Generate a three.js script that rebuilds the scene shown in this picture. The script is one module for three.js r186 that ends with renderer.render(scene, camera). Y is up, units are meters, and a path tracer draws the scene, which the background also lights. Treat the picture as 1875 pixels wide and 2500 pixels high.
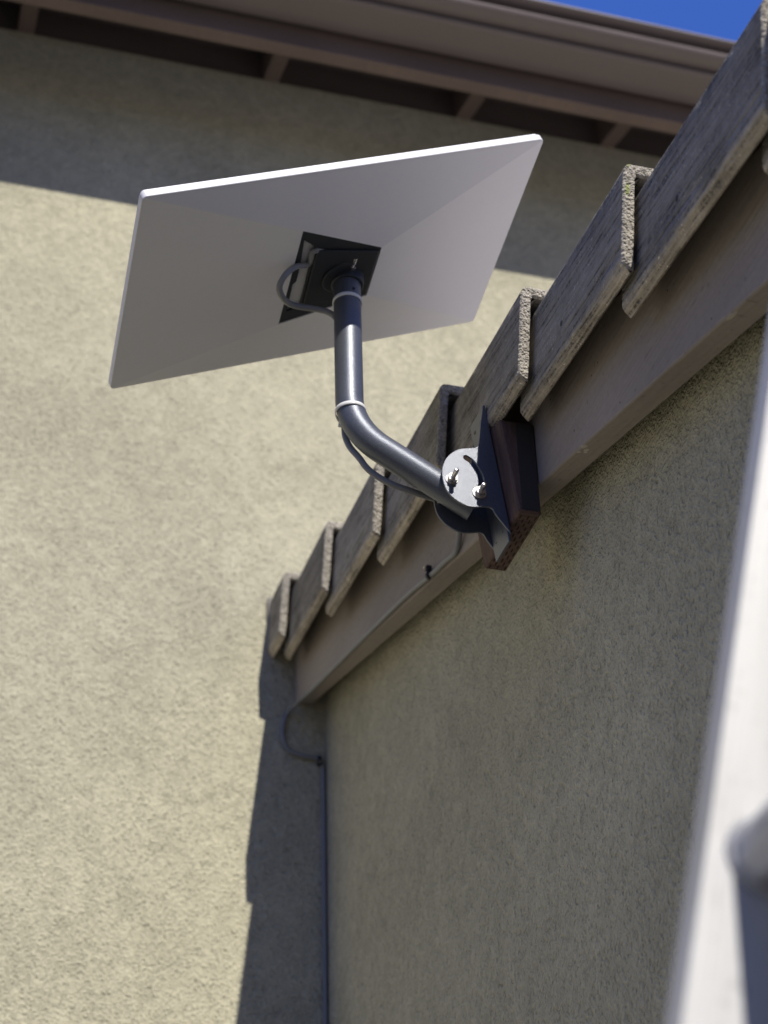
import * as THREE from 'three';
import { mergeGeometries, mergeVertices, toCreasedNormals } from 'three/addons/utils/BufferGeometryUtils.js';
import { RoundedBoxGeometry } from 'three/addons/geometries/RoundedBoxGeometry.js';

// ---------------------------------------------------------------- camera, sky, sun, exposure
const scene = new THREE.Scene();
const camera = new THREE.PerspectiveCamera(30.405, 768 / 1024, 0.05, 600);
camera.position.set(-0.861, 1.62, 3.24);
camera.up.set(-0.13643, 0.82203, 0.55287);
camera.lookAt(-0.861 + 0.24193, 1.62 + 0.56883, 3.24 - 0.78607);
camera.focus = 2.32;
camera.userData.fStop = 5;
scene.add(camera);

const SUN = new THREE.Vector3(0.06, 0.87, 1).normalize();
function makeSky() {
  const w = 512, h = 256, d = new Float32Array(w * h * 4);
  for (let j = 0; j < h; j++) for (let i = 0; i < w; i++) {
    const el = ((j + 0.5) / h - 0.5) * Math.PI, s = Math.max(0, Math.sin(el));
    const k = Math.pow(1 - s, 3.2), o = (j * w + i) * 4;
    const z = [0.047, 0.13, 0.52], b = [0.23, 0.31, 0.54];
    for (let c = 0; c < 3; c++) d[o + c] = el > 0 ? z[c] + (b[c] - z[c]) * k : [0.1, 0.1, 0.095][c];
    d[o + 3] = 1;
  }
  const t = new THREE.DataTexture(d, w, h, THREE.RGBAFormat, THREE.FloatType);
  t.mapping = THREE.EquirectangularReflectionMapping; t.magFilter = t.minFilter = THREE.LinearFilter; t.needsUpdate = true;
  return t;
}
scene.background = makeSky();
scene.environment = scene.background;
scene.backgroundIntensity = 1; scene.environmentIntensity = 1;

const sun = new THREE.DirectionalLight(new THREE.Color(1, 0.95, 0.86), 4.85);
sun.target.position.set(-0.3, 3, 1);
sun.position.copy(sun.target.position).addScaledVector(SUN, 20);
sun.castShadow = true;
Object.assign(sun.shadow.camera, { left: -7, right: 7, top: 7, bottom: -7, near: 1, far: 60 });
sun.shadow.mapSize.set(2048, 2048);
scene.add(sun, sun.target);

const renderer = new THREE.WebGLRenderer({ antialias: true });
renderer.setSize(768, 1024);
renderer.shadowMap.enabled = true;
renderer.toneMapping = THREE.LinearToneMapping;
renderer.toneMappingExposure = 1;

// ---------------------------------------------------------------- noise and textures
const hash = (x, y, s) => { let h = Math.imul(x, 374761393) ^ Math.imul(y, 668265263) ^ Math.imul(s, 1274126177); h = Math.imul(h ^ (h >>> 13), 1274126177); h ^= h >>> 16; return (h >>> 0) / 4294967296; };
const sm = (t) => t * t * (3 - 2 * t);
const mod = (a, n) => ((a % n) + n) % n;
function vn(x, y, px, py, s) {           // value noise, wrapping after px, py cells
  const i = Math.floor(x), j = Math.floor(y), u = sm(x - i), v = sm(y - j);
  const a = mod(i, px), b = mod(i + 1, px), c = mod(j, py), e = mod(j + 1, py);
  return (hash(a, c, s) * (1 - u) + hash(b, c, s) * u) * (1 - v) + (hash(a, e, s) * (1 - u) + hash(b, e, s) * u) * v;
}
function n3(x, y, z, s) { const k = Math.floor(z), t = sm(z - k), P = 1 << 20; return vn(x, y, P, P, s + k * 7) * (1 - t) + vn(x, y, P, P, s + (k + 1) * 7) * t; }
let seed = 7;
const rnd = () => { seed = (seed + 0x6d2b79f5) | 0; let t = Math.imul(seed ^ (seed >>> 15), 1 | seed); t = (t + Math.imul(t ^ (t >>> 7), 61 | t)) ^ t; return ((t ^ (t >>> 14)) >>> 0) / 4294967296; };
const clamp = (v, a = 0, b = 1) => Math.min(b, Math.max(a, v));
const toS = (v) => 255 * (v <= 0.0031308 ? v * 12.92 : 1.055 * Math.pow(clamp(v), 1 / 2.4) - 0.055);
// f(u, v) -> { c: [r, g, b] linear, h: height 0..1, r: roughness }
function surface(w, h, size, f, { bump = 0.001, rough = 0.9, metal = 0, useRough = false, ...rest } = {}) {
  const cd = new Uint8Array(w * h * 4), bd = new Uint8Array(w * h * 4), rd = useRough ? new Uint8Array(w * h * 4) : null;
  for (let j = 0; j < h; j++) for (let i = 0; i < w; i++) {
    const q = f(i / w, j / h), o = (j * w + i) * 4;
    for (let c = 0; c < 3; c++) { cd[o + c] = toS(q.c[c]); bd[o + c] = 255 * clamp(q.h); if (rd) rd[o + c] = 255 * clamp(q.r); }
    cd[o + 3] = bd[o + 3] = 255; if (rd) rd[o + 3] = 255;
  }
  const T = (d, srgb) => { const t = new THREE.DataTexture(d, w, h); t.wrapS = t.wrapT = THREE.RepeatWrapping; t.magFilter = THREE.LinearFilter; t.minFilter = THREE.LinearMipmapLinearFilter; t.generateMipmaps = true; if (srgb) t.colorSpace = THREE.SRGBColorSpace; t.repeat.set(1 / size[0], 1 / size[1]); t.needsUpdate = true; return t; };
  const m = new THREE.MeshPhysicalMaterial({ map: T(cd, true), bumpMap: T(bd), bumpScale: bump, roughness: useRough ? 1 : rough, metalness: metal, ...rest });
  if (rd) m.roughnessMap = T(rd);
  return m;
}
const stuccoOf = (sd, pitAmt, fine, mott, bump) => surface(2048, 2048, [1.2, 1.2], (u, v) => {
  const wu = u + 0.0012 * (vn(u * 160, v * 160, 160, 160, sd + 20) - 0.5), wv = v + 0.0012 * (vn(u * 160, v * 160, 160, 160, sd + 21) - 0.5);
  const a = vn(wu * 333, wv * 333, 333, 333, sd), b = vn(wu * 667, wv * 667, 667, 667, sd + 1), c = vn(wu * 128, wv * 128, 128, 128, sd + 2), e = vn(wu * 45, wv * 45, 45, 45, sd + 3), g = vn(wu * 12, wv * 12, 12, 12, sd + 4), k = vn(wu * 5, wv * 5, 5, 5, sd + 6);
  const p = 0.6 * vn(wu * 280, wv * 280, 280, 280, sd + 5) + 0.4 * vn(wu * 560, wv * 560, 560, 560, sd + 7);
  const pit = clamp((p - 0.64) / 0.14);
  const h = 0.34 * a + 0.28 * b + 0.28 * c + 0.1 * e - 0.3 * pit;
  const m = (0.95 + mott * (0.24 * (e - 0.5) + 0.16 * (g - 0.5) + 0.14 * (k - 0.5) + 0.26 * (c - 0.5)) + fine * (0.24 * (b - 0.5) + 0.2 * (a - 0.5))) * (1 - pitAmt * pit);
  return { c: [0.484 * m, 0.454 * m, 0.329 * m], h: 0.25 + 0.8 * h };
}, { bump, rough: 0.95 });
const stucco = stuccoOf(1, 0.17, 0.95, 0.55, 0.0055);
stucco.vertexColors = true;
const tileMat = surface(1024, 512, [0.56, 0.28], (u, v) => {   // u runs along the tile
  const s1 = vn(u * 5, v * 100, 5, 100, 11), s2 = vn(u * 18, v * 180, 18, 180, 12), f = vn(u * 260, v * 130, 260, 130, 13), b = vn(u * 9, v * 5, 9, 5, 14), w = vn(u * 300, v * 150, 300, 150, 15), g = vn(u * 60, v * 30, 60, 30, 16);
  const streak = 0.55 * s1 + 0.45 * s2;
  let m = 0.62 + 0.85 * (streak - 0.5) + 0.28 * (f - 0.5) + 0.55 * (b - 0.5) + 0.3 * (g - 0.5) + 0.35;
  const pit = streak < 0.3 && f < 0.45 ? 0.55 : 1;
  const lich = w > 0.9 && vn(u * 24, v * 12, 24, 12, 17) > 0.52 ? 2.2 : 1;
  m *= pit * lich;
  return { c: [0.225 * m, 0.21 * m, 0.187 * m], h: 0.5 + 0.8 * (streak - 0.5) + 0.35 * (f - 0.5) - (pit < 1 ? 0.25 : 0) };
}, { bump: 0.0022, rough: 0.88 });
tileMat.vertexColors = true;
const concreteMat = surface(512, 512, [0.1, 0.1], (u, v) => {
  const a = vn(u * 40, v * 40, 40, 40, 21), b = vn(u * 80, v * 80, 80, 80, 22), c = vn(u * 12, v * 12, 12, 12, 23);
  const m = 0.72 + 0.45 * (a - 0.5) + 0.35 * (b - 0.5) + 0.3 * (c - 0.5) + 0.2;
  return { c: [0.46 * m, 0.42 * m, 0.35 * m], h: 0.6 * a + 0.4 * b };
}, { bump: 0.003, rough: 0.95 });
concreteMat.vertexColors = true;
const painted = (col, seedN, bump = 0.0007) => surface(512, 256, [0.8, 0.4], (u, v) => {
  const g = vn(u * 10, v * 120, 10, 120, seedN), f = vn(u * 160, v * 80, 160, 80, seedN + 1), b = vn(u * 5, v * 4, 5, 4, seedN + 2), sp = vn(u * 120, v * 60, 120, 60, seedN + 3);
  const m = (1 + 0.09 * (g - 0.5) + 0.1 * (f - 0.5) + 0.26 * (b - 0.5)) * (sp > 0.93 ? 0.72 : 1);
  return { c: col.map((c) => c * m), h: 0.6 * g + 0.4 * f };
}, { bump, rough: 0.72 });
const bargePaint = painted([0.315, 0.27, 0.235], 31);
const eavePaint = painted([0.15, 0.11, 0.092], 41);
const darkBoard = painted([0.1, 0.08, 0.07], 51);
const blockWood = surface(512, 512, [0.25, 0.25], (u, v) => {
  const g = vn(u * 60, v * 8, 60, 8, 61), f = vn(u * 120, v * 60, 120, 60, 62), b = vn(u * 6, v * 5, 6, 5, 63);
  const m = 1 + 0.5 * (g - 0.5) + 0.25 * (f - 0.5) + 0.6 * (b - 0.5);
  return { c: [0.125 * m, 0.076 * m, 0.06 * m], h: 0.7 * g + 0.3 * f };
}, { bump: 0.001, rough: 0.8 });
const powder = surface(512, 512, [0.06, 0.06], (u, v) => {
  const a = vn(u * 128, v * 128, 128, 128, 71), b = vn(u * 250, v * 250, 250, 250, 72), m = 1 + 0.5 * (a - 0.5);
  return { c: [0.142 * m, 0.152 * m, 0.176 * m], h: 0.5 * a + 0.5 * b, r: 0.4 + 0.3 * (a - 0.5) };
}, { bump: 0.00012, metal: 0.55, useRough: true });
const shellMat = surface(256, 256, [0.5, 0.5], (u, v) => {
  const a = vn(u * 9, v * 9, 9, 9, 81), b = vn(u * 100, v * 100, 100, 100, 82), m = 1 + 0.03 * (a - 0.5) + 0.015 * (b - 0.5);
  return { c: [0.78 * m, 0.772 * m, 0.805 * m], h: b, r: 0.5 + 0.08 * (a - 0.5) };
}, { bump: 0.00005, useRough: true });
const std = (o) => new THREE.MeshPhysicalMaterial(o);
const lin = (r, g, b) => new THREE.Color().setRGB(r, g, b);
const darkPlastic = std({ color: lin(0.022, 0.025, 0.032), roughness: 0.5 });
const cableMat = std({ color: lin(0.23, 0.23, 0.235), roughness: 0.45 });
const tieMat = std({ color: lin(0.78, 0.78, 0.76), roughness: 0.4 });
const steel = std({ color: lin(0.72, 0.68, 0.66), metalness: 1, roughness: 0.26 });
const alu = surface(512, 256, [0.4, 0.1], (u, v) => {
  const g = vn(u * 6, v * 120, 6, 120, 91), b = vn(u * 5, v * 3, 5, 3, 92), sp = vn(u * 90, v * 22, 90, 22, 93), m = 1 + 0.16 * (g - 0.5) + 0.3 * (b - 0.5);
  const dirt = sp > 0.86 ? 0.86 : 1;
  return { c: [0.5 * m * dirt, 0.5 * m * dirt, 0.5 * m * dirt], h: g, r: 0.5 + 0.2 * (b - 0.5) };
}, { bump: 0.0001, metal: 0.4, useRough: true });
const gutterMat = surface(256, 256, [0.6, 0.3], (u, v) => { const b = vn(u * 6, v * 5, 6, 5, 95), f = vn(u * 90, v * 90, 90, 90, 96), m = 1 + 0.12 * (b - 0.5) + 0.06 * (f - 0.5); return { c: [0.14 * m, 0.115 * m, 0.11 * m], h: f, r: 0.42 + 0.1 * (b - 0.5) }; }, { bump: 0.0001, useRough: true });
const groundMat = surface(512, 512, [3, 3], (u, v) => { const a = vn(u * 128, v * 128, 128, 128, 101), b = vn(u * 8, v * 8, 8, 8, 102), c = vn(u * 40, v * 40, 40, 40, 103), m = 0.8 + 0.25 * a + 0.2 * (b - 0.5) + 0.2 * (c - 0.5); return { c: [0.135 * m, 0.128 * m, 0.112 * m], h: a }; }, { bump: 0.003, rough: 0.95 });
const fieldTile = surface(256, 256, [0.4, 0.4], (u, v) => { const a = vn(u * 60, v * 60, 60, 60, 111), b = vn(u * 6, v * 6, 6, 6, 112), m = 0.8 + 0.3 * a + 0.3 * (b - 0.5); return { c: [0.46 * m, 0.43 * m, 0.39 * m], h: a }; }, { bump: 0.002, rough: 0.92 });

// ---------------------------------------------------------------- builders
const taken = new Map();
const numbered = (n) => { const k = taken.get(n) ?? 0; taken.set(n, k + 1); return k ? n + '_' + String(k).padStart(3, '0') : n; };
function lit(o) { o.castShadow = o.receiveShadow = true; return o; }
function thing(name, label, category, p = [0, 0, 0], group) {
  const g = new THREE.Group(); g.name = numbered(name); g.position.set(...p); g.userData = { label, category }; if (group) g.userData.group = group;
  scene.add(g); g.updateMatrixWorld(true); return g;
}
// geometry comes in world coordinates and is moved into its parent's frame
function part(name, geo, mat, parent, label) {
  parent.updateMatrixWorld(true);
  geo.applyMatrix4(parent.matrixWorld.clone().invert());
  const m = lit(new THREE.Mesh(geo, mat)); m.name = name; if (label) m.userData.label = label; parent.add(m); m.updateMatrixWorld(true); return m;
}
function metreUV(g) {                       // uv in metres by the dominant axis of each face's normal
  g = g.index ? g.toNonIndexed() : g;
  const p = g.attributes.position, uv = new Float32Array(p.count * 2), a = new THREE.Vector3(), b = new THREE.Vector3(), c = new THREE.Vector3();
  for (let i = 0; i < p.count; i += 3) {
    a.fromBufferAttribute(p, i); b.fromBufferAttribute(p, i + 1); c.fromBufferAttribute(p, i + 2);
    const n = b.clone().sub(a).cross(c.clone().sub(a)), x = Math.abs(n.x), y = Math.abs(n.y), z = Math.abs(n.z);
    [a, b, c].forEach((q, k) => { const r = x >= y && x >= z ? [q.z, q.y] : y >= z ? [q.z, q.x] : [q.x, q.y]; uv[(i + k) * 2] = r[0]; uv[(i + k) * 2 + 1] = r[1]; });
  }
  g.setAttribute('uv', new THREE.BufferAttribute(uv, 2)); return g;
}
function tint(g, f) {                       // vertex colours, linear
  const p = g.attributes.position, c = new Float32Array(p.count * 3);
  for (let i = 0; i < p.count; i++) { const q = f(p.getX(i), p.getY(i), p.getZ(i)); c[i * 3] = q[0]; c[i * 3 + 1] = q[1]; c[i * 3 + 2] = q[2]; }
  g.setAttribute('color', new THREE.BufferAttribute(c, 3)); return g;
}
const box = (x0, x1, y0, y1, z0, z1, s = [1, 1, 1]) => metreUV(new THREE.BoxGeometry(x1 - x0, y1 - y0, z1 - z0, ...s).translate((x0 + x1) / 2, (y0 + y1) / 2, (z0 + z1) / 2));
function chamferBox(x0, x1, y0, y1, z0, z1, r) { return metreUV(new RoundedBoxGeometry(x1 - x0, y1 - y0, z1 - z0, 2, r).translate((x0 + x1) / 2, (y0 + y1) / 2, (z0 + z1) / 2)); }
// prism: polygon in the (z, y) plane swept along x
function prismX(poly, x0, x1, bevel = 0) {
  const s = new THREE.Shape(poly.map(([z, y]) => new THREE.Vector2(-z, y)));
  const g = new THREE.ExtrudeGeometry(s, { depth: x1 - x0 - 2 * bevel, bevelEnabled: bevel > 0, bevelThickness: bevel, bevelSize: bevel, bevelOffset: -bevel, bevelSegments: 2, curveSegments: 6 });
  g.rotateY(Math.PI / 2); g.translate(x0 + bevel, 0, 0);       // (-z, y, t) -> (t, y, z)
  return metreUV(g);
}
// prism: polygon in the (x, y) plane swept along z
function prismZ(poly, z0, z1, bevel = 0, holes = []) {
  const s = new THREE.Shape(poly.map(([x, y]) => new THREE.Vector2(x, y)));
  for (const h of holes) s.holes.push(new THREE.Path(h.map(([x, y]) => new THREE.Vector2(x, y))));
  const g = new THREE.ExtrudeGeometry(s, { depth: z1 - z0 - 2 * bevel, bevelEnabled: bevel > 0, bevelThickness: bevel, bevelSize: bevel, bevelOffset: -bevel, bevelSegments: 2, curveSegments: 8 });
  g.translate(0, 0, z0 + bevel);
  return metreUV(g);
}
function strip(path, t) {                    // polyline -> closed thin outline
  const L = [], Rr = [];
  path.forEach((p, i) => {
    const a = path[Math.max(0, i - 1)], b = path[Math.min(path.length - 1, i + 1)], dx = b[0] - a[0], dy = b[1] - a[1], l = Math.hypot(dx, dy);
    L.push([p[0] - dy / l * t / 2, p[1] + dx / l * t / 2]); Rr.push([p[0] + dy / l * t / 2, p[1] - dx / l * t / 2]);
  });
  return L.concat(Rr.reverse());
}
const V = (x, y, z) => new THREE.Vector3(x, y, z);
function cyl(a, b, r, r2 = r, seg = 32) {
  const d = b.clone().sub(a), l = d.length();
  const g = new THREE.CylinderGeometry(r2, r, l, seg, 1).translate(0, l / 2, 0);
  g.applyQuaternion(new THREE.Quaternion().setFromUnitVectors(V(0, 1, 0), d.normalize())); g.translate(a.x, a.y, a.z); return g;
}
function tubeAlong(pts, r, n = 200, rs = 12, closed = false) { return new THREE.TubeGeometry(new THREE.CatmullRomCurve3(pts, closed, 'centripetal'), n, r, rs, closed); }
const patches = (s, amp, f = 1) => (x, y, z) => { const v = 1 + amp * ((n3(x * 2.3 * f + 50, y * 2.3 * f + 50, z * 2.3 * f + 50, s) - 0.5) + 0.6 * (n3(x * 6.1 * f + 9, y * 6.1 * f + 9, z * 6.1 * f + 9, s + 90) - 0.5)); return [v, v, v]; };

// ---------------------------------------------------------------- ground
{
  const g = new THREE.PlaneGeometry(300, 300, 1, 1).rotateX(-Math.PI / 2);
  const uv = g.attributes.uv; for (let i = 0; i < uv.count; i++) uv.setXY(i, uv.getX(i) * 300, uv.getY(i) * 300);
  const m = lit(new THREE.Mesh(g, groundMat)); m.name = 'ground'; m.userData = { kind: 'structure' }; scene.add(m);
}

// ---------------------------------------------------------------- tall house: sunlit stucco wall with open eave and gutter
const house = thing('stucco_house', 'tall tan stucco house wall with brown gutter and open rafter eave behind the dish', 'house', [0, 0, -0.04]);
const ZA = 0.05;
const XL = -6, XR = 5;
part('wall', tint(box(XL, XR, 0, 5.197, ZA - 0.2, ZA, [110, 54, 1]), patches(3, 0.14)), stucco, house);
const TA = Math.tan(18 * Math.PI / 180), yA = (z, o = 0) => 5.197 + o - (z - ZA) * TA;
for (const x of [-3.2, -2.59, -1.98, -1.36, -0.749, -0.14, 0.367, 0.762, 1.2, 1.68, 2.18, 2.68, 3.2]) {
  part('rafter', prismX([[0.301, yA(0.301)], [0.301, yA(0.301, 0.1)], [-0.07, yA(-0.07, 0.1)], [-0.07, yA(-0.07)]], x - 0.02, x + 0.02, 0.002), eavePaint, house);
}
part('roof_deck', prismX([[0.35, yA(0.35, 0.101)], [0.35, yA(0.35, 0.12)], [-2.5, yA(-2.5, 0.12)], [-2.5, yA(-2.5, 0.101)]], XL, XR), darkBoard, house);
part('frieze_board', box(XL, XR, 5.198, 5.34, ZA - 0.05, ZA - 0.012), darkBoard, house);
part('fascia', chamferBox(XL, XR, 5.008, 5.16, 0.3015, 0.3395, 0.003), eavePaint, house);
{
  const gut = [[0.444, 5.206], [0.452, 5.2105], [0.4605, 5.2105], [0.4645, 5.2075], [0.4645, 5.203], [0.4605, 5.2], [0.45, 5.1995], [0.435, 5.1995], [0.4285, 5.197], [0.4275, 5.192], [0.432, 5.1875], [0.4395, 5.1835], [0.445, 5.1785], [0.4465, 5.173], [0.444, 5.168], [0.436, 5.1645], [0.422, 5.1625], [0.402, 5.162], [0.3935, 5.1605], [0.3915, 5.157], [0.395, 5.154], [0.4, 5.151], [0.4015, 5.1475], [0.398, 5.144], [0.39, 5.1425], [0.36, 5.1425], [0.302, 5.1425], [0.2995, 5.145], [0.2995, 5.225]];
  const GS = ([z, y]) => [z + 0.056, y - 0.0825 + (y < 5.15 ? 0.003 : 0)];
  const g = part('gutter', prismX(strip(gut.map(GS), 0.0016), XL, XR), gutterMat, house);
  for (const x of [XL + 0.001, XR - 0.003]) part('end_cap', prismX(gut.map(GS), x, x + 0.002), gutterMat, g);
}
for (let k = 0; k < 7; k++) {              // tile courses on the upper roof
  const z1 = 0.42 - k * 0.33, z0 = z1 - 0.4;
  part('roof_course', prismX([[z1, yA(z1, 0.145)], [z1, yA(z1, 0.17)], [z0, yA(z0, 0.142)], [z0, yA(z0, 0.125)]], XL, XR), fieldTile, house);
}

// ---------------------------------------------------------------- low building: shaded stucco wall, sloping barge board, L-shaped rake tiles
const RHO = 16.4425 * Math.PI / 180, SN = Math.sin(RHO), CS = Math.cos(RHO), TN = Math.tan(RHO);
const AX = V(0, -SN, CS), BX = V(0, CS, SN);          // down the slope, out of the slope
const rakeY = (z, o = 0) => 3.6947 + o - TN * z;       // outer top corner of the rake tiles
const OUT = -0.1421;
const low = thing('low_building', 'low stucco building with sloping barge board and overlapping concrete rake tiles', 'building', [2, 0, 2]);
const ZF = 4.1;
{
  const g = box(-0.015, 0.2, 0, 1, ZA + 0.001, ZF, [1, 60, 84]), p = g.attributes.position;
  for (let i = 0; i < p.count; i++) { const t = p.getY(i); p.setY(i, t * rakeY(p.getZ(i), -0.09)); }
  g.computeVertexNormals();
  part('wall', tint(metreUV(g), patches(13, 0.14)), stucco, low, 'shaded rough stucco side wall');
}
part('front_wall', tint(box(0.2, 4.4, 0, rakeY(ZF, -0.1), ZF - 0.2, ZF, [40, 20, 1]), patches(14, 0.1)), stucco, low);
part('far_wall', tint(box(4.2, 4.4, 0, rakeY(ZF, -0.1), ZA + 0.001, ZF - 0.2, [1, 20, 30]), patches(15, 0.1)), stucco, low);
const ZE = 4.5;
part('roof_deck', prismX([[ZA + 0.002, rakeY(ZA + 0.002, -0.08)], [ZA + 0.002, rakeY(ZA + 0.002, -0.055)], [ZE, rakeY(ZE, -0.055)], [ZE, rakeY(ZE, -0.08)]], -0.077, 4.6), darkBoard, low);
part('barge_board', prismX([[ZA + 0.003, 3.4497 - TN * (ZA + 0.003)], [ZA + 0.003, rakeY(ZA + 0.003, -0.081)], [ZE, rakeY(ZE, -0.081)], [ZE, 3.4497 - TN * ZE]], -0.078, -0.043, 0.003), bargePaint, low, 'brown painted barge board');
{
  const barge = low.children.find((c) => c.name === 'barge_board'), chipMat = std({ color: lin(0.52, 0.47, 0.4), roughness: 0.9 });
  const chips = [[1.532, -0.0745, 0.006, 0.0035], [1.522, -0.068, 0.0045, 0.003], [1.512, -0.0735, 0.0035, 0.0026], [1.515, -0.0665, 0.004, 0.0022], [1.925, -0.0743, 0.011, 0.0032]];
  for (let i = 0; i < 22; i++) { const z = 0.3 + 2.3 * hash(i, 1, 44), y = 3.4497 - TN * z + 0.012 + 0.11 * hash(i, 2, 44); part('nail_hole', cyl(V(-0.0775, y, z), V(-0.0782, y, z), 0.0012 + 0.001 * hash(i, 3, 44), 0.0012, 10), darkPlastic, barge); }
  chips.forEach(([z, x, lz, lx], i) => {
    const sh = new THREE.Shape(Array.from({ length: 9 }, (_, k) => { const t = k / 9 * Math.PI * 2, q = 0.7 + 0.5 * hash(i, k, 88); return new THREE.Vector2(lx * q * Math.cos(t), lz * q * Math.sin(t)); }));
    const g = new THREE.ExtrudeGeometry(sh, { depth: 0.0005, bevelEnabled: false }).rotateX(Math.PI / 2).rotateX(RHO).translate(x, 3.4497 - TN * z + 0.0001, z);
    part('paint_chip', g, chipMat, barge);
  });
}
part('front_fascia', box(-0.043, 4.6, rakeY(ZE, -0.27), rakeY(ZE, -0.081), ZE, ZE + 0.035), bargePaint, low);
for (let k = 0; k < 13; k++) {
  const z1 = ZE + 0.03 - k * 0.345, z0 = Math.max(ZA + 0.003, z1 - 0.42), lo = -0.054, t = (z1 - z0) / 0.42;
  if (z1 - z0 < 0.05) continue;
  part('roof_course', prismX([[z1, rakeY(z1, lo + 0.018)], [z1, rakeY(z1, lo + 0.04)], [z0, rakeY(z0, lo + 0.04 - 0.02 * t)], [z0, rakeY(z0, lo + 0.001)]], -0.06, 4.6), fieldTile, low);
}
// one rake tile: l along -AX from the lower cut end; profile point (x inward, b out of slope)
const TH = 0.0148, SK = 0.134, FL = 0.14;
const prof = [];
prof.push([FL, 0.0]);
for (let i = 0; i <= 5; i++) { const t = i / 5 * Math.PI / 2; prof.push([0.012 - 0.012 * Math.sin(t), -0.012 + 0.012 * Math.cos(t)]); }
for (let i = 1; i <= 4; i++) prof.push([0, -0.012 - i * 0.0205]);
prof.push([0.0004, -0.1015], [0.0016, -0.103], [0.0004, -0.1045], [0, -0.114], [0.0006, -0.1235]);
const iBev = prof.length - 1;
prof.push([0.0035, -SK + 0.0055], [0.0115, -SK - 0.0005], [TH, -SK + 0.002], [TH, -TH - 0.006], [TH + 0.006, -TH], [FL, -TH]);
const COAT = [1, 1, 1], RAW = [1.75, 1.62, 1.4];
function rakeTile(E, len, id) {
  const at = (l, x, b) => { const t = l / 0.343; return E.clone().addScaledVector(AX, -l).addScaledVector(BX, b - 0.023 * t).add(V(x + 0.022 * t, 0, 0)); };
  const nl = Math.max(3, Math.round(len / 0.012)), pos = [], uv = [], col = [], idx = [], np = prof.length;
  const tone = 0.84 + 0.34 * hash(id, 3, 77), per = []; let s = 0;
  prof.forEach((p, i) => { if (i) s += Math.hypot(p[0] - prof[i - 1][0], p[1] - prof[i - 1][1]); per.push(s); });
  for (let i = 0; i <= nl; i++) for (let j = 0; j <= np; j++) {
    const jj = j % np, l = len * i / nl, w = 0.0007 * (n3(l * 45 + id * 13, jj * 0.9, 0.5, 200 + id) - 0.5) * (jj > 0 && jj < np - 4 ? 1 : 0);
    const rough = jj >= iBev && jj <= iBev + 2 ? 0.0022 * (n3(l * 160 + id * 7, jj * 1.7, 0.5, 300 + id) - 0.5) : 0;
    const P = at(l, prof[jj][0] + w + rough, prof[jj][1] + rough);
    pos.push(P.x, P.y, P.z); uv.push(l + id * 0.173, (j < np ? per[jj] : s + 0.1) + id * 0.091);
    const raw = jj > iBev && jj <= iBev + 4 ? 1 : jj === iBev ? 0.65 : 0, v = 0.92 + 0.3 * n3(l * 60, jj * 3.1, id, 400);
    for (let c = 0; c < 3; c++) col.push((COAT[c] * (1 - raw) + RAW[c] * raw) * tone * (raw ? v : 1));
  }
  for (let i = 0; i < nl; i++) for (let j = 0; j < np; j++) { const a = i * (np + 1) + j, b = a + np + 1; idx.push(a, b, a + 1, b, b + 1, a + 1); }
  let g = new THREE.BufferGeometry();
  g.setAttribute('position', new THREE.Float32BufferAttribute(pos, 3)); g.setAttribute('uv', new THREE.Float32BufferAttribute(uv, 2)); g.setAttribute('color', new THREE.Float32BufferAttribute(col, 3)); g.setIndex(idx);
  g = toCreasedNormals(g, 0.6);
  const tile = part('rake_tile', g, tileMat, low);
  // rough broken lower end
  const ep = [], ec = [], eu = [], ei = [];
  const grid = (nx, ny, f) => {
    const o = ep.length / 3;
    for (let i = 0; i <= nx; i++) for (let j = 0; j <= ny; j++) {
      const [x, b, edge] = f(i / nx, j / ny), k = n3(x * 420 + id * 31, b * 420, 0.5, 500), k2 = n3(x * 900 + id * 11, b * 900, 0.5, 501);
      const bulge = edge ? 0 : 0.0012 + 0.0042 * (0.65 * k + 0.35 * k2);
      const e = edge ? 0.0012 * (n3(x * 300, b * 300 + id * 5, 0.5, 502) - 0.5) : 0;
      const P = at(0, x + e, b + e).addScaledVector(AX, bulge); ep.push(P.x, P.y, P.z); eu.push(x + id * 0.3, b + id * 0.17);
      const v = 0.78 + 0.45 * k2, moss = id === 10 && b > -0.05 && n3(x * 200, b * 120, 0.5, 505) > 0.62 && x < 0.008 ? 1 : 0;
      ec.push(v * (moss ? 0.72 : 1), v * (moss ? 0.85 : 1), v * (moss ? 0.4 : 1));
    }
    for (let i = 0; i < nx; i++) for (let j = 0; j < ny; j++) { const a = o + i * (ny + 1) + j, b = a + ny + 1; ei.push(a, a + 1, b, b, a + 1, b + 1); }
  };
  const corner = (x, b) => { const r = 0.012; if (x < r && b > -r) { const dx = r - x, db = b + r, d = Math.hypot(dx, db); if (d > r) return [r - dx * r / d, -r + db * r / d]; } return [x, b]; };
  const foot = (x) => (x < 0.0115 ? -0.1255 - (x / 0.0115) * (SK - 0.1258) : -SK + 0.0015);
  grid(9, 70, (u, v) => { const x = u * TH, lo = foot(x); const q = corner(x, lo + v * (0 - lo)); return [q[0], q[1], u === 0 || v === 0 || v === 1 || (u === 1 && v < 0.86)]; });
  grid(60, 8, (u, v) => [TH + u * (FL - TH), -TH + v * TH, v === 0 || v === 1 || u === 1]);
  const eg = new THREE.BufferGeometry();
  eg.setAttribute('position', new THREE.Float32BufferAttribute(ep, 3)); eg.setAttribute('uv', new THREE.Float32BufferAttribute(eu, 2)); eg.setAttribute('color', new THREE.Float32BufferAttribute(ec, 3)); eg.setIndex(ei); eg.computeVertexNormals();
  part('cut_end', eg, concreteMat, tile, 'rough broken concrete end');
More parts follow.
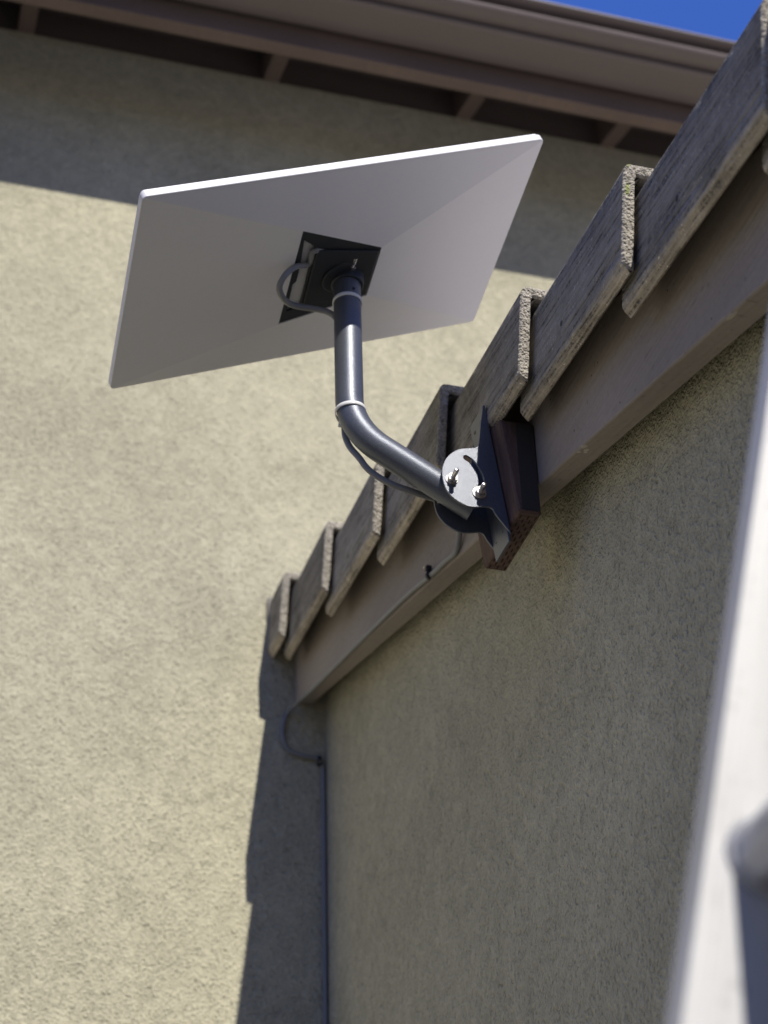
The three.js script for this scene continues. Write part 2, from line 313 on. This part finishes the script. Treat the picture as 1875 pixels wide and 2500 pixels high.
  if (len > 0.25) {                        // nail head sunk in the side
    const l = 0.2 + 0.05 * (hash(id, 5, 3) - 0.5), p = at(l, -0.0006, -0.088 + 0.01 * (hash(id, 9, 3) - 0.5));
    part('nail_head', cyl(p.clone().add(V(0.003, 0, 0)), p, 0.0042, 0.0036, 14), darkPlastic, tile);
  }
}
for (let k = -8; k <= 5; k++) {
  const z = 1.8615 - k * 0.32899, E = V(OUT + 0.003 * (hash(k + 20, 1, 6) - 0.5), rakeY(z) + 0.003 * (hash(k + 20, 2, 6) - 0.5), z).addScaledVector(AX, 0.006 * (hash(k + 20, 3, 6) - 0.5)), len = k === 5 ? 0.163 : 0.4;
  rakeTile(E, len, k + 10);
}
// flashing block where the rake meets the tall wall
part('flashing', chamferBox(OUT + 0.006, OUT + 0.06, 3.55, 3.668, ZA + 0.001, ZA + 0.012, 0.003), std({ color: lin(0.25, 0.23, 0.205), roughness: 0.9 }), low);

// ---------------------------------------------------------------- wooden mounting block under the tiles
const LEAN = Math.tan(6.5 * Math.PI / 180), frontX = (y) => -0.1218 + 0.0018 - (y - 3.0807) * LEAN;
const block = thing('wood_block', 'reddish brown incised wood block fixed to the barge board behind the bracket', 'wood block', [-0.09, 2.992, 1.317]);
{
  const z0 = 1.2465, z1 = 1.3875, yb = 2.992, top = (z) => 3.138 + (z1 - z) * TN, c = 0.0025;
  const prof2 = (z) => [[frontX(yb) + c, yb], [-0.0785 - c, yb], [-0.0785, yb + c], [-0.0785, top(z) - c], [-0.0785 - c, top(z)], [frontX(top(z)) + c, top(z)], [frontX(top(z)), top(z) - c], [frontX(yb), yb + c]];
  const pos = [], idx = [], rings = [[z0, 0.0025], [z0 + 0.0025, 0], [z1 - 0.0025, 0], [z1, 0.0025]];
  for (const [z, s] of rings) { const P = prof2(z), cx = -0.095, cy = 3.08; for (const [x, y] of P) pos.push(x + Math.sign(cx - x) * s, y + Math.sign(cy - y) * s, z); }
  for (let r = 0; r < 3; r++) for (let j = 0; j < 8; j++) { const a = r * 8 + j, b = r * 8 + (j + 1) % 8, d = a + 8, e = b + 8; idx.push(a, b, d, d, b, e); }
  for (let j = 1; j < 7; j++) { idx.push(0, j + 1, j); idx.push(24, 24 + j, 24 + j + 1); }
  const g = new THREE.BufferGeometry(); g.setAttribute('position', new THREE.Float32BufferAttribute(pos, 3)); g.setIndex(idx);
  const body = metreUV(g); body.computeVertexNormals();
  part('body', body, blockWood, block);
  part('end_grain', box(frontX(3.0) + 0.006, -0.0805, yb + 0.004, top(z1) - 0.004, z1 + 0.0002, z1 + 0.0008), std({ color: lin(0.042, 0.037, 0.035), roughness: 0.9 }), block, 'dark sealed end grain facing the camera');
  const slitMat = std({ color: lin(0.03, 0.014, 0.012), roughness: 0.95 });
  const slits = [];
  for (let r = 0; r < 5; r++) for (let k = 0; k < 8; k++) {
    const x = -0.1035 + r * 0.0051, z = z0 + 0.009 + k * 0.0172 + (r % 2) * 0.0086;
    if (z > z1 - 0.008) continue;
    slits.push(new THREE.CylinderGeometry(0.001, 0.001, 0.0008, 8).scale(1, 1, 4.2 + rnd() * 1.6).translate(x + (rnd() - 0.5) * 0.001, yb + 0.00005, z));
  }
  const sl = part('incision', mergeGeometries(slits), slitMat, block, 'dark preservative incisions in rows on the underside'); sl.userData.kind = 'stuff';
}

// ---------------------------------------------------------------- satellite dish (flat panel, seen from below)
const dish = thing('satellite_dish', 'flat white rectangular satellite dish seen from below on its pole', 'satellite dish', [-0.3466, 3.4156, 1.3241]);
{
  const lx = V(0.9261, 0.3751, 0.0402), lz = V(0.373, -0.9264, 0.0512); lz.addScaledVector(lx, -lz.dot(lx) / lx.lengthSq()).normalize(); lx.normalize();
  const ly = lz.clone().cross(lx);
  dish.quaternion.setFromRotationMatrix(new THREE.Matrix4().makeBasis(lx, ly, lz)); dish.updateMatrixWorld(true);
}
const DM = dish.matrixWorld;
const local = (name, g, m, parent, label) => part(name, g.applyMatrix4(DM), m, parent, label);
{
  const SH = V(-0.0063, 0.0109, 0.0095);
  const W2 = 0.297, H2 = 0.1915, r = 0.008;
  const rr = (w, h, q) => { const s = new THREE.Shape(); s.moveTo(-w + q, -h); s.lineTo(w - q, -h); s.absarc(w - q, -h + q, q, -Math.PI / 2, 0); s.lineTo(w, h - q); s.absarc(w - q, h - q, q, 0, Math.PI / 2); s.lineTo(-w + q, h); s.absarc(-w + q, h - q, q, Math.PI / 2, Math.PI); s.lineTo(-w, -h + q); s.absarc(-w + q, -h + q, q, Math.PI, 1.5 * Math.PI); return s; };
  const rim = new THREE.ExtrudeGeometry(rr(W2, H2, r), { depth: 0.0108 - 0.003, bevelEnabled: true, bevelThickness: 0.0015, bevelSize: 0.0015, bevelOffset: -0.0015, bevelSegments: 3, curveSegments: 10 }).translate(0, 0, -0.0108 + 0.0015);
  local('panel', metreUV(rim), shellMat, dish);
  const front = new THREE.ExtrudeGeometry(rr(W2 - 0.003, H2 - 0.003, r - 0.002), { depth: 0.002, bevelEnabled: true, bevelThickness: 0.001, bevelSize: 0.001, bevelOffset: -0.001, bevelSegments: 2, curveSegments: 8 }).translate(0, 0, -0.0142);
  local('front_face', metreUV(front), shellMat, dish);
  // shallow pyramid back rising to a trapezoid opening
  const e = 0.0022, C = [[-W2 + e, H2 - e], [W2 - e, H2 - e], [W2 - e, -H2 + e], [-W2 + e, -H2 + e]].map(([x, y]) => V(x, y, 0.0002));
  const T = [V(-0.058, 0.095, 0.0125), V(0.066, 0.049, 0.025), V(0.066, -0.049, 0.025), V(-0.058, -0.095, 0.0125)].map((p) => p.add(SH));
  const tri = [];
  const quad = (a, b, c, d) => tri.push(a, b, c, a, c, d);
  for (let i = 0; i < 4; i++) { const j = (i + 1) % 4; quad(C[i], T[i], T[j], C[j]); }
  for (let i = 0; i < 4; i++) { const j = (i + 1) % 4, d = 0.009, a = T[i].clone().add(V(0, 0, -d)), b = T[j].clone().add(V(0, 0, -d)); quad(T[i], a, b, T[j]); }
  quad(...T.map((t) => t.clone().add(V(0, 0, -0.009))));
  const g = new THREE.BufferGeometry(); g.setAttribute('position', new THREE.Float32BufferAttribute(tri.flatMap((p) => [p.x, p.y, p.z]), 3)); g.computeVertexNormals();
  // normals outwards
  const pa = g.attributes.position;
  for (let i = 0; i < pa.count; i += 3) { const n = V(g.attributes.normal.getX(i), g.attributes.normal.getY(i), g.attributes.normal.getZ(i)); if (n.z < -0.01) { for (let c = 0; c < 3; c++) { const k = ['getX', 'getY', 'getZ'][c], s = ['setX', 'setY', 'setZ'][c], q = pa[k](i + 1); pa[s](i + 1, pa[k](i + 2)); pa[s](i + 2, q); } } }
  g.computeVertexNormals();
  local('back_shell', metreUV(g), shellMat, dish, 'shallow pyramid back with four facets');
  // dark adapter frame filling the opening, with a slot on its left
  const tilt = (geo, dz) => shift(geo, dz).translate(SH.x, SH.y, SH.z);
  const shift = (geo, dz) => { const p = geo.attributes.position; for (let i = 0; i < p.count; i++) p.setZ(i, p.getZ(i) + 0.0125 + (p.getX(i) + 0.058) / 0.124 * 0.0125 + dz); geo.computeVertexNormals(); return geo; };
  const frame = prismZ([[-0.0575, 0.0945], [-0.0575, -0.0945], [0.0655, -0.0485], [0.0655, 0.0485]], 0, 0.004, 0.0008, [[[-0.052, 0.074], [-0.034, 0.06], [-0.032, -0.062], [-0.05, -0.07], [-0.0515, -0.014], [-0.0475, -0.008], [-0.0475, 0.02]]]);
  const fr = local('adapter_plate', tilt(frame, -0.005), darkPlastic, dish, 'dark plastic adapter plate');
  local('raised_panel', tilt(prismZ([[-0.031, 0.055], [-0.029, -0.056], [0.062, -0.044], [0.062, 0.0445]], 0, 0.0035, 0.0012), -0.001), darkPlastic, fr);
}
const PX = -0.3157, PZ = 1.3272, PR = 0.0192;
{
  const boss = local('boss', new THREE.LatheGeometry([[0, 0], [0.03, 0], [0.0295, 0.001], [0.027, 0.002], [0, 0.0022]].map(([x, y]) => new THREE.Vector2(x, y)), 40).rotateX(Math.PI / 2).translate(0.011, 0.007, 0.0312), darkPlastic, dish);
  const sock = part('socket', new THREE.LatheGeometry([[PR + 0.0004, 0], [0.0222, 0], [0.0232, 0.0012], [0.0236, 0.006], [0.0236, 0.05], [0.018, 0.062], [0, 0.066]].map(([x, y]) => new THREE.Vector2(x, y)), 48).translate(PX, 3.3815, PZ), darkPlastic, dish);
  const bp = V(PX + 0.001, 3.397, PZ + 0.022);
  const bolt = part('bolt', cyl(bp, bp.clone().add(V(0, 0.0, 0.021)), 0.0033, 0.003, 16), steel, sock);
  void boss; void bolt;
  part('nut', cyl(bp.clone().add(V(0, 0, 0.001)), bp.clone().add(V(0, 0, 0.006)), 0.0058, 0.0058, 6), steel, sock);
}

// ---------------------------------------------------------------- pole mount: bent pipe and hinged bracket
const mount = thing('pole_mount', 'bent dark grey steel pole with slotted bracket bolted to the wood block', 'pole mount', [-0.12, 3.08, PZ]);
{
  // vertical leg, 59.5 degree bend, leg going down to the bracket
  const dir = V(0.861, -0.5085, 0).normalize(), cor = V(PX, 3.1305, PZ), th = Math.acos(dir.dot(V(0, -1, 0))), rb = 0.086, tl = rb * Math.tan(th / 2);
  const p0 = cor.clone().add(V(0, tl, 0)), p1 = cor.clone().addScaledVector(dir, tl), ctr = p0.clone().add(V(rb, 0, 0));
  const end = V(-0.1475, 0, PZ); end.y = cor.y + (end.x - cor.x) * dir.y / dir.x;
  class Path extends THREE.Curve { getPoint(t) { const a = 3.398 - p0.y, b = rb * th, c = end.distanceTo(p1); let s = t * (a + b + c); if (s < a) return V(PX, 3.398 - s, PZ); s -= a; if (s < b) { const q = s / rb; return V(ctr.x - rb * Math.cos(q), ctr.y - rb * Math.sin(q), PZ); } return p1.clone().addScaledVector(dir, s - b); } }
  const curve = new Path();
  const outer = new THREE.TubeGeometry(curve, 220, PR, 48), inner = new THREE.TubeGeometry(curve, 220, PR - 0.002, 48);
  const ui = (g, r) => { const uv = g.attributes.uv; for (let i = 0; i < uv.count; i++) uv.setXY(i, uv.getX(i) * 0.5, uv.getY(i) * Math.PI * 2 * r); return g; };
  ui(outer, PR); ui(inner, PR);
  const ring = new THREE.RingGeometry(PR - 0.002, PR, 48, 1).applyQuaternion(new THREE.Quaternion().setFromUnitVectors(V(0, 0, 1), dir)).translate(end.x, end.y, end.z);
  const pipe = part('pipe', mergeGeometries([outer, inner, ring]), powder, mount, 'round dark grey steel pipe with one bend');
  part('adjustment_hole', cyl(V(PX + 0.004, 3.362, PZ + PR - 0.0003), V(PX + 0.004, 3.362, PZ + PR + 0.0002), 0.0024, 0.0024, 14), darkPlastic, pipe);
  // bracket: base plate, two ears
  const fx = (y) => -0.1218 - (y - 3.0807) * LEAN, t = 0.003, half = 0.029;
  const bx = (y) => fx(y) - 0.0006;
  const earPts = [[-0.1362, 3.1832], [-0.1412, 3.1538], [-0.1458, 3.1198], [-0.1476, 3.1126], [-0.151, 3.1091], [-0.1608, 3.1062], [-0.1748, 3.1019], [-0.1862, 3.093], [-0.195, 3.0802], [-0.1995, 3.065], [-0.1998, 3.0506], [-0.1964, 3.0354], [-0.1883, 3.0234], [-0.1766, 3.0152], [-0.166, 3.0115], [-0.1566, 3.0119], [-0.1388, 3.0153], [-0.1335, 3.0131], [-0.1299, 3.0059], [-0.1125, 2.9812]];
  const smooth = new THREE.CatmullRomCurve3(earPts.map(([x, y]) => V(x, y, 0)), false, 'centripetal').getPoints(110).map((p) => [p.x, p.y]);
  const ear = [...smooth, [bx(2.9775), 2.9775], [bx(3.1832), 3.1832]];
  const slotC = [[-0.1652, 3.0895], [-0.1592, 3.0857], [-0.1529, 3.0763], [-0.148, 3.066], [-0.1462, 3.0551], [-0.1475, 3.045], [-0.1505, 3.0347]];
  const sc = new THREE.CatmullRomCurve3(slotC.map(([x, y]) => V(x, y, 0))).getPoints(30).map((p) => [p.x, p.y]);
  const cap = (c, d, s) => Array.from({ length: 7 }, (_, i) => { const a = Math.atan2(d[1], d[0]) + (i / 6 - 0.5) * Math.PI * s; return [c[0] + 0.0042 * Math.cos(a), c[1] + 0.0042 * Math.sin(a)]; });
  const body = strip(sc, 0.0084), L0 = body.slice(0, sc.length), R0 = body.slice(sc.length);
  const slot = [...L0, ...cap(sc.at(-1), [sc.at(-1)[0] - sc.at(-2)[0], sc.at(-1)[1] - sc.at(-2)[1]], -1).slice(1, 6), ...R0, ...cap(sc[0], [sc[0][0] - sc[1][0], sc[0][1] - sc[1][1]], -1).slice(1, 6)];
  part('ear_plate', prismZ(ear, PZ + half - t, PZ + half, 0.0005, [slot]), powder, mount);
  const farEar = ear.map(([x, y]) => [x + 0.006, y - 0.003]).map(([x, y]) => [Math.min(x, bx(y)), y]);
  part('ear_plate', prismZ(farEar, PZ - half, PZ - half + t, 0.0005), powder, mount);
  const bp = [[2.9775, 0], [3.1832, 0]];
  const base = prismZ([[bx(2.968) - 0.0004, 2.968], [bx(3.1832), 3.1832], [bx(3.1832) - t, 3.1832], [bx(2.968) - t - 0.0004, 2.968]], PZ - half + t + 0.0002, PZ + half - t - 0.0002, 0.0005);
  const bpl = part('base_plate', base, powder, mount); void bp;
  for (const y of [2.992, 3.168]) for (const dz of [-0.013, 0.013]) part('screw_hole', cyl(V(bx(y) - t - 0.0002, y, PZ + dz), V(bx(y) - t + 0.0006, y, PZ + dz), 0.0034, 0.0034, 16), darkPlastic, bpl);
  // bolts
  const zf = PZ + half;
  for (const [x, y, big] of [[-0.1877, 3.0498, 0], [-0.1505, 3.0347, 1]]) {
    const a = V(x, y, PZ - half - 0.006), b = V(x, y, zf + 0.0235 - big * 0.002);
    const shaft = new THREE.LatheGeometry(Array.from({ length: 60 }, (_, i) => { const s = i / 59; return new THREE.Vector2(s > 0.985 ? 0.0026 : 0.0034 - 0.00035 * (i % 2), s * (b.z - a.z)); }).concat([new THREE.Vector2(0, b.z - a.z)]), 20).rotateX(Math.PI / 2).translate(x, y, a.z);
    const bolt = part('bolt', shaft, steel, mount);
    const wash = big ? 0.0095 : 0.0082;
    part('washer', mergeGeometries([cyl(V(x, y, zf + 0.0002), V(x, y, zf + 0.0016), wash, wash, 32)]), steel, bolt);
    part('nut', cyl(V(x, y, zf + 0.0018), V(x, y, zf + 0.0078), 0.0074, 0.007, 6).rotateZ(0), steel, bolt);
  }
}

// ---------------------------------------------------------------- cable, ties, clips
const cab = thing('antenna_cable', 'grey cable looping from the dish along the pole and barge board into the corner', 'cable', [-0.0755, 3.2, 0.9]);
{
  const D = (x, y, z) => V(x, y, z).applyMatrix4(DM);
  const pts = [D(-0.026, 0.061, 0.022), D(-0.042, 0.063, 0.024), V(-0.3783, 3.3831, 1.3576), V(-0.4002, 3.366, 1.364), V(-0.4152, 3.345, 1.364), V(-0.4192, 3.334, 1.354), V(-0.412, 3.332, 1.339), V(-0.3945, 3.342, 1.315), V(-0.3696, 3.3536, 1.3), V(-0.3525, 3.355, 1.299), V(-0.336, 3.351, 1.301), V(-0.3255, 3.34, 1.3035), V(-0.319, 3.31, 1.3035), V(-0.3175, 3.26, 1.3035), V(-0.3165, 3.2, 1.3035), V(-0.3165, 3.163, 1.303), V(-0.3155, 3.135, 1.3035), V(-0.3095, 3.116, 1.306), V(-0.3, 3.1, 1.31), V(-0.2864, 3.0802, 1.311), V(-0.2587, 3.0645, 1.31), V(-0.2306, 3.0602, 1.306), V(-0.2079, 3.0615, 1.298), V(-0.172, 3.078, 1.27), V(-0.14, 3.118, 1.22), V(-0.105, 3.152, 1.14), V(-0.089, 3.158, 1.104), V(-0.0825, 3.1434, 1.0665), V(-0.0825, 3.1562, 1.0173), V(-0.0825, 3.1764, 0.9430), V(-0.0825, 3.2069, 0.8491), V(-0.0825, 3.2713, 0.6150), V(-0.0825, 3.3313, 0.3878), V(-0.0825, 3.3755, 0.2207), V(-0.0835, 3.4125, 0.085), V(-0.0921, 3.4088, ZA + 0.0055), V(-0.1015, 3.3773, ZA + 0.0055), V(-0.1020, 3.3537, ZA + 0.0055), V(-0.0901, 3.3261, ZA + 0.0055), V(-0.0572, 3.3163, ZA + 0.0055), V(-0.0291, 3.3133, ZA + 0.0055), V(-0.0225, 3.295, ZA + 0.0065), V(-0.0215, 3.25, ZA + 0.0065), V(-0.0215, 2.8, ZA + 0.0065), V(-0.0215, 2.2, ZA + 0.0065), V(-0.0215, 1.2, ZA + 0.0065), V(-0.0215, 0.02, ZA + 0.0065)];
  part('sheath', tubeAlong(pts, 0.0044, 900, 12), cableMat, cab);
}
for (const [y, r, tiltA, label] of [[3.351, 0.0235, 0, 'white cable tie around the pole just below the dish socket'], [3.1605, 0.0225, 0.06, 'white cable tie around the pole just above its bend']]) {
  const tie = thing('cable_tie', label, 'cable tie', [PX, y, PZ], 'cable ties on the pole');
  const sh = strip(Array.from({ length: 2 }, (_, i) => [0, i * 0.0048 - 0.0024]), 0.0012);
  const lat = new THREE.LatheGeometry([[PR + 0.0003, -0.0026], [PR + 0.0016, -0.0026], [PR + 0.0018, 0], [PR + 0.0016, 0.0026], [PR + 0.0003, 0.0026], [PR + 0.0003, -0.0026]].map(([a, b]) => new THREE.Vector2(a, b)), 48);
  const p = lat.attributes.position;
  for (let i = 0; i < p.count; i++) { const z = p.getZ(i); if (z < 0) { const k = Math.pow(-z / 0.021, 3); p.setZ(i, z - k * 0.0085); } }
  lat.computeVertexNormals(); lat.rotateZ(tiltA).translate(PX + tiltA * 0.02, y, PZ);
  part('strap', lat, tieMat, tie); void sh; void r;
  part('lock_head', new RoundedBoxGeometry(0.006, 0.0055, 0.005, 2, 0.001).translate(PX - 0.004, y, PZ - 0.0325), tieMat, tie);
}
function clip(p, axis, out, label) {
  const c = thing('cable_clip', label, 'cable clip', [p.x, p.y, p.z], 'nail-in cable clips');
  const side = axis.clone().cross(out).normalize(), arc = [];
  for (let i = 0; i <= 10; i++) { const a = -0.35 + i / 10 * (Math.PI + 0.35); arc.push(p.clone().addScaledVector(side, 0.006 * Math.cos(a)).addScaledVector(out, 0.0006 + 0.0062 * Math.sin(a))); }
  const g = [-0.0028, 0, 0.0028].map((o) => tubeAlong(arc.map((q) => q.clone().addScaledVector(axis, o)), 0.0016, 24, 8));
  part('hook', mergeGeometries(g), darkPlastic, c);
  const n = p.clone().addScaledVector(side, 0.0105);
  part('lug', new RoundedBoxGeometry(0.009, 0.008, 0.009, 2, 0.0012).translate(n.x + out.x * 0.0045, n.y + out.y * 0.0045, n.z + out.z * 0.0045), darkPlastic, c);
  part('nail', cyl(n.clone().addScaledVector(out, -0.004), n.clone().addScaledVector(out, 0.0115), 0.0022, 0.0022, 12), steel, c);
}
clip(V(-0.0825, 3.1764, 0.9430), V(0, SN, -CS), V(-1, 0, 0), 'small black cable clip nailed to the brown barge board below the bracket');
clip(V(-0.0291, 3.3133, ZA + 0.0055), V(1, -0.1, 0).normalize(), V(0, 0, 1), 'small black cable clip in the shaded corner where the cable turns down');

// ---------------------------------------------------------------- aluminium ladder leaning on the rake
const ladder = thing('aluminium_ladder', 'bright aluminium ladder leaning on the roof edge close to the camera', 'ladder', [-0.97, 0, 2.64]);
{
  const a = 74.8 * Math.PI / 180, L = V(Math.cos(a), Math.sin(a), 0), N = V(-Math.sin(a), Math.cos(a), 0);
  const e0 = V(-0.467, 1.9255, 0), foot = e0.clone().addScaledVector(L, -e0.y / L.y), LEN = 3.7, Wd = 0.076;
  // rail profile: s across (from the climber's edge inward), z outward
  const rail = (zw, out) => {
    const pr = [[0, 0], [Wd, 0], [Wd, -out * 0.022], [Wd - 0.004, -out * 0.022], [Wd - 0.004, -out * 0.0032], [0.004, -out * 0.0032], [0.004, -out * 0.022], [0, -out * 0.022]];
    const s = new THREE.Shape(pr.map(([u, v]) => new THREE.Vector2(u, v)));
    const g = new THREE.ExtrudeGeometry(s, { depth: LEN, bevelEnabled: true, bevelThickness: 0.0005, bevelSize: 0.0006, bevelOffset: -0.0006, bevelSegments: 2 });
    const uv = g.attributes.uv, p = g.attributes.position; for (let i = 0; i < p.count; i++) uv.setXY(i, p.getZ(i), p.getX(i) + p.getY(i));
    g.applyMatrix4(new THREE.Matrix4().makeBasis(N.clone().negate(), V(0, 0, -1), L).setPosition(foot.x, 0.03, zw));
    return part('rail', g, alu, ladder);
  };
  rail(2.44, -1); rail(2.84, 1);
  const mid = foot.clone().addScaledVector(N, -0.032);
  const r0 = (2.017 - 0.03 - mid.y) / L.y, first = r0 % 0.305;
  for (let k = 0; first + k * 0.305 < LEN - 0.1; k++) {
    const c = mid.clone().addScaledVector(L, first + k * 0.305).add(V(0, 0.03, 0));
    const sh = []; for (let i = 0; i < 28; i++) { const t = i / 28 * Math.PI * 2, r = 0.019 * (1 + 0.025 * Math.cos(9 * t)); sh.push([r * Math.cos(t), Math.max(-0.0165, Math.min(0.0165, r * Math.sin(t)))]); }
    const rung = part('rung', prismZ(sh.map(([x, y]) => [c.x + x, c.y + y]), 2.44, 2.84), alu, ladder);
    for (const [z, d] of [[2.4405, 1], [2.8395, -1]]) part('collar', new THREE.LatheGeometry([[0.019, 0], [0.0225, 0], [0.0215, 0.0025], [0.0196, 0.005]].map(([x, y]) => new THREE.Vector2(x, y)), 28).rotateX(d * Math.PI / 2).translate(c.x, c.y, z), alu, rung);
  }
  for (const z of [2.43, 2.85]) { const f = foot.clone().addScaledVector(N, -Wd / 2); part('foot', new RoundedBoxGeometry(0.1, 0.05, 0.06, 2, 0.006).translate(f.x, 0.0255, z), darkPlastic, ladder); }
}

renderer.render(scene, camera);
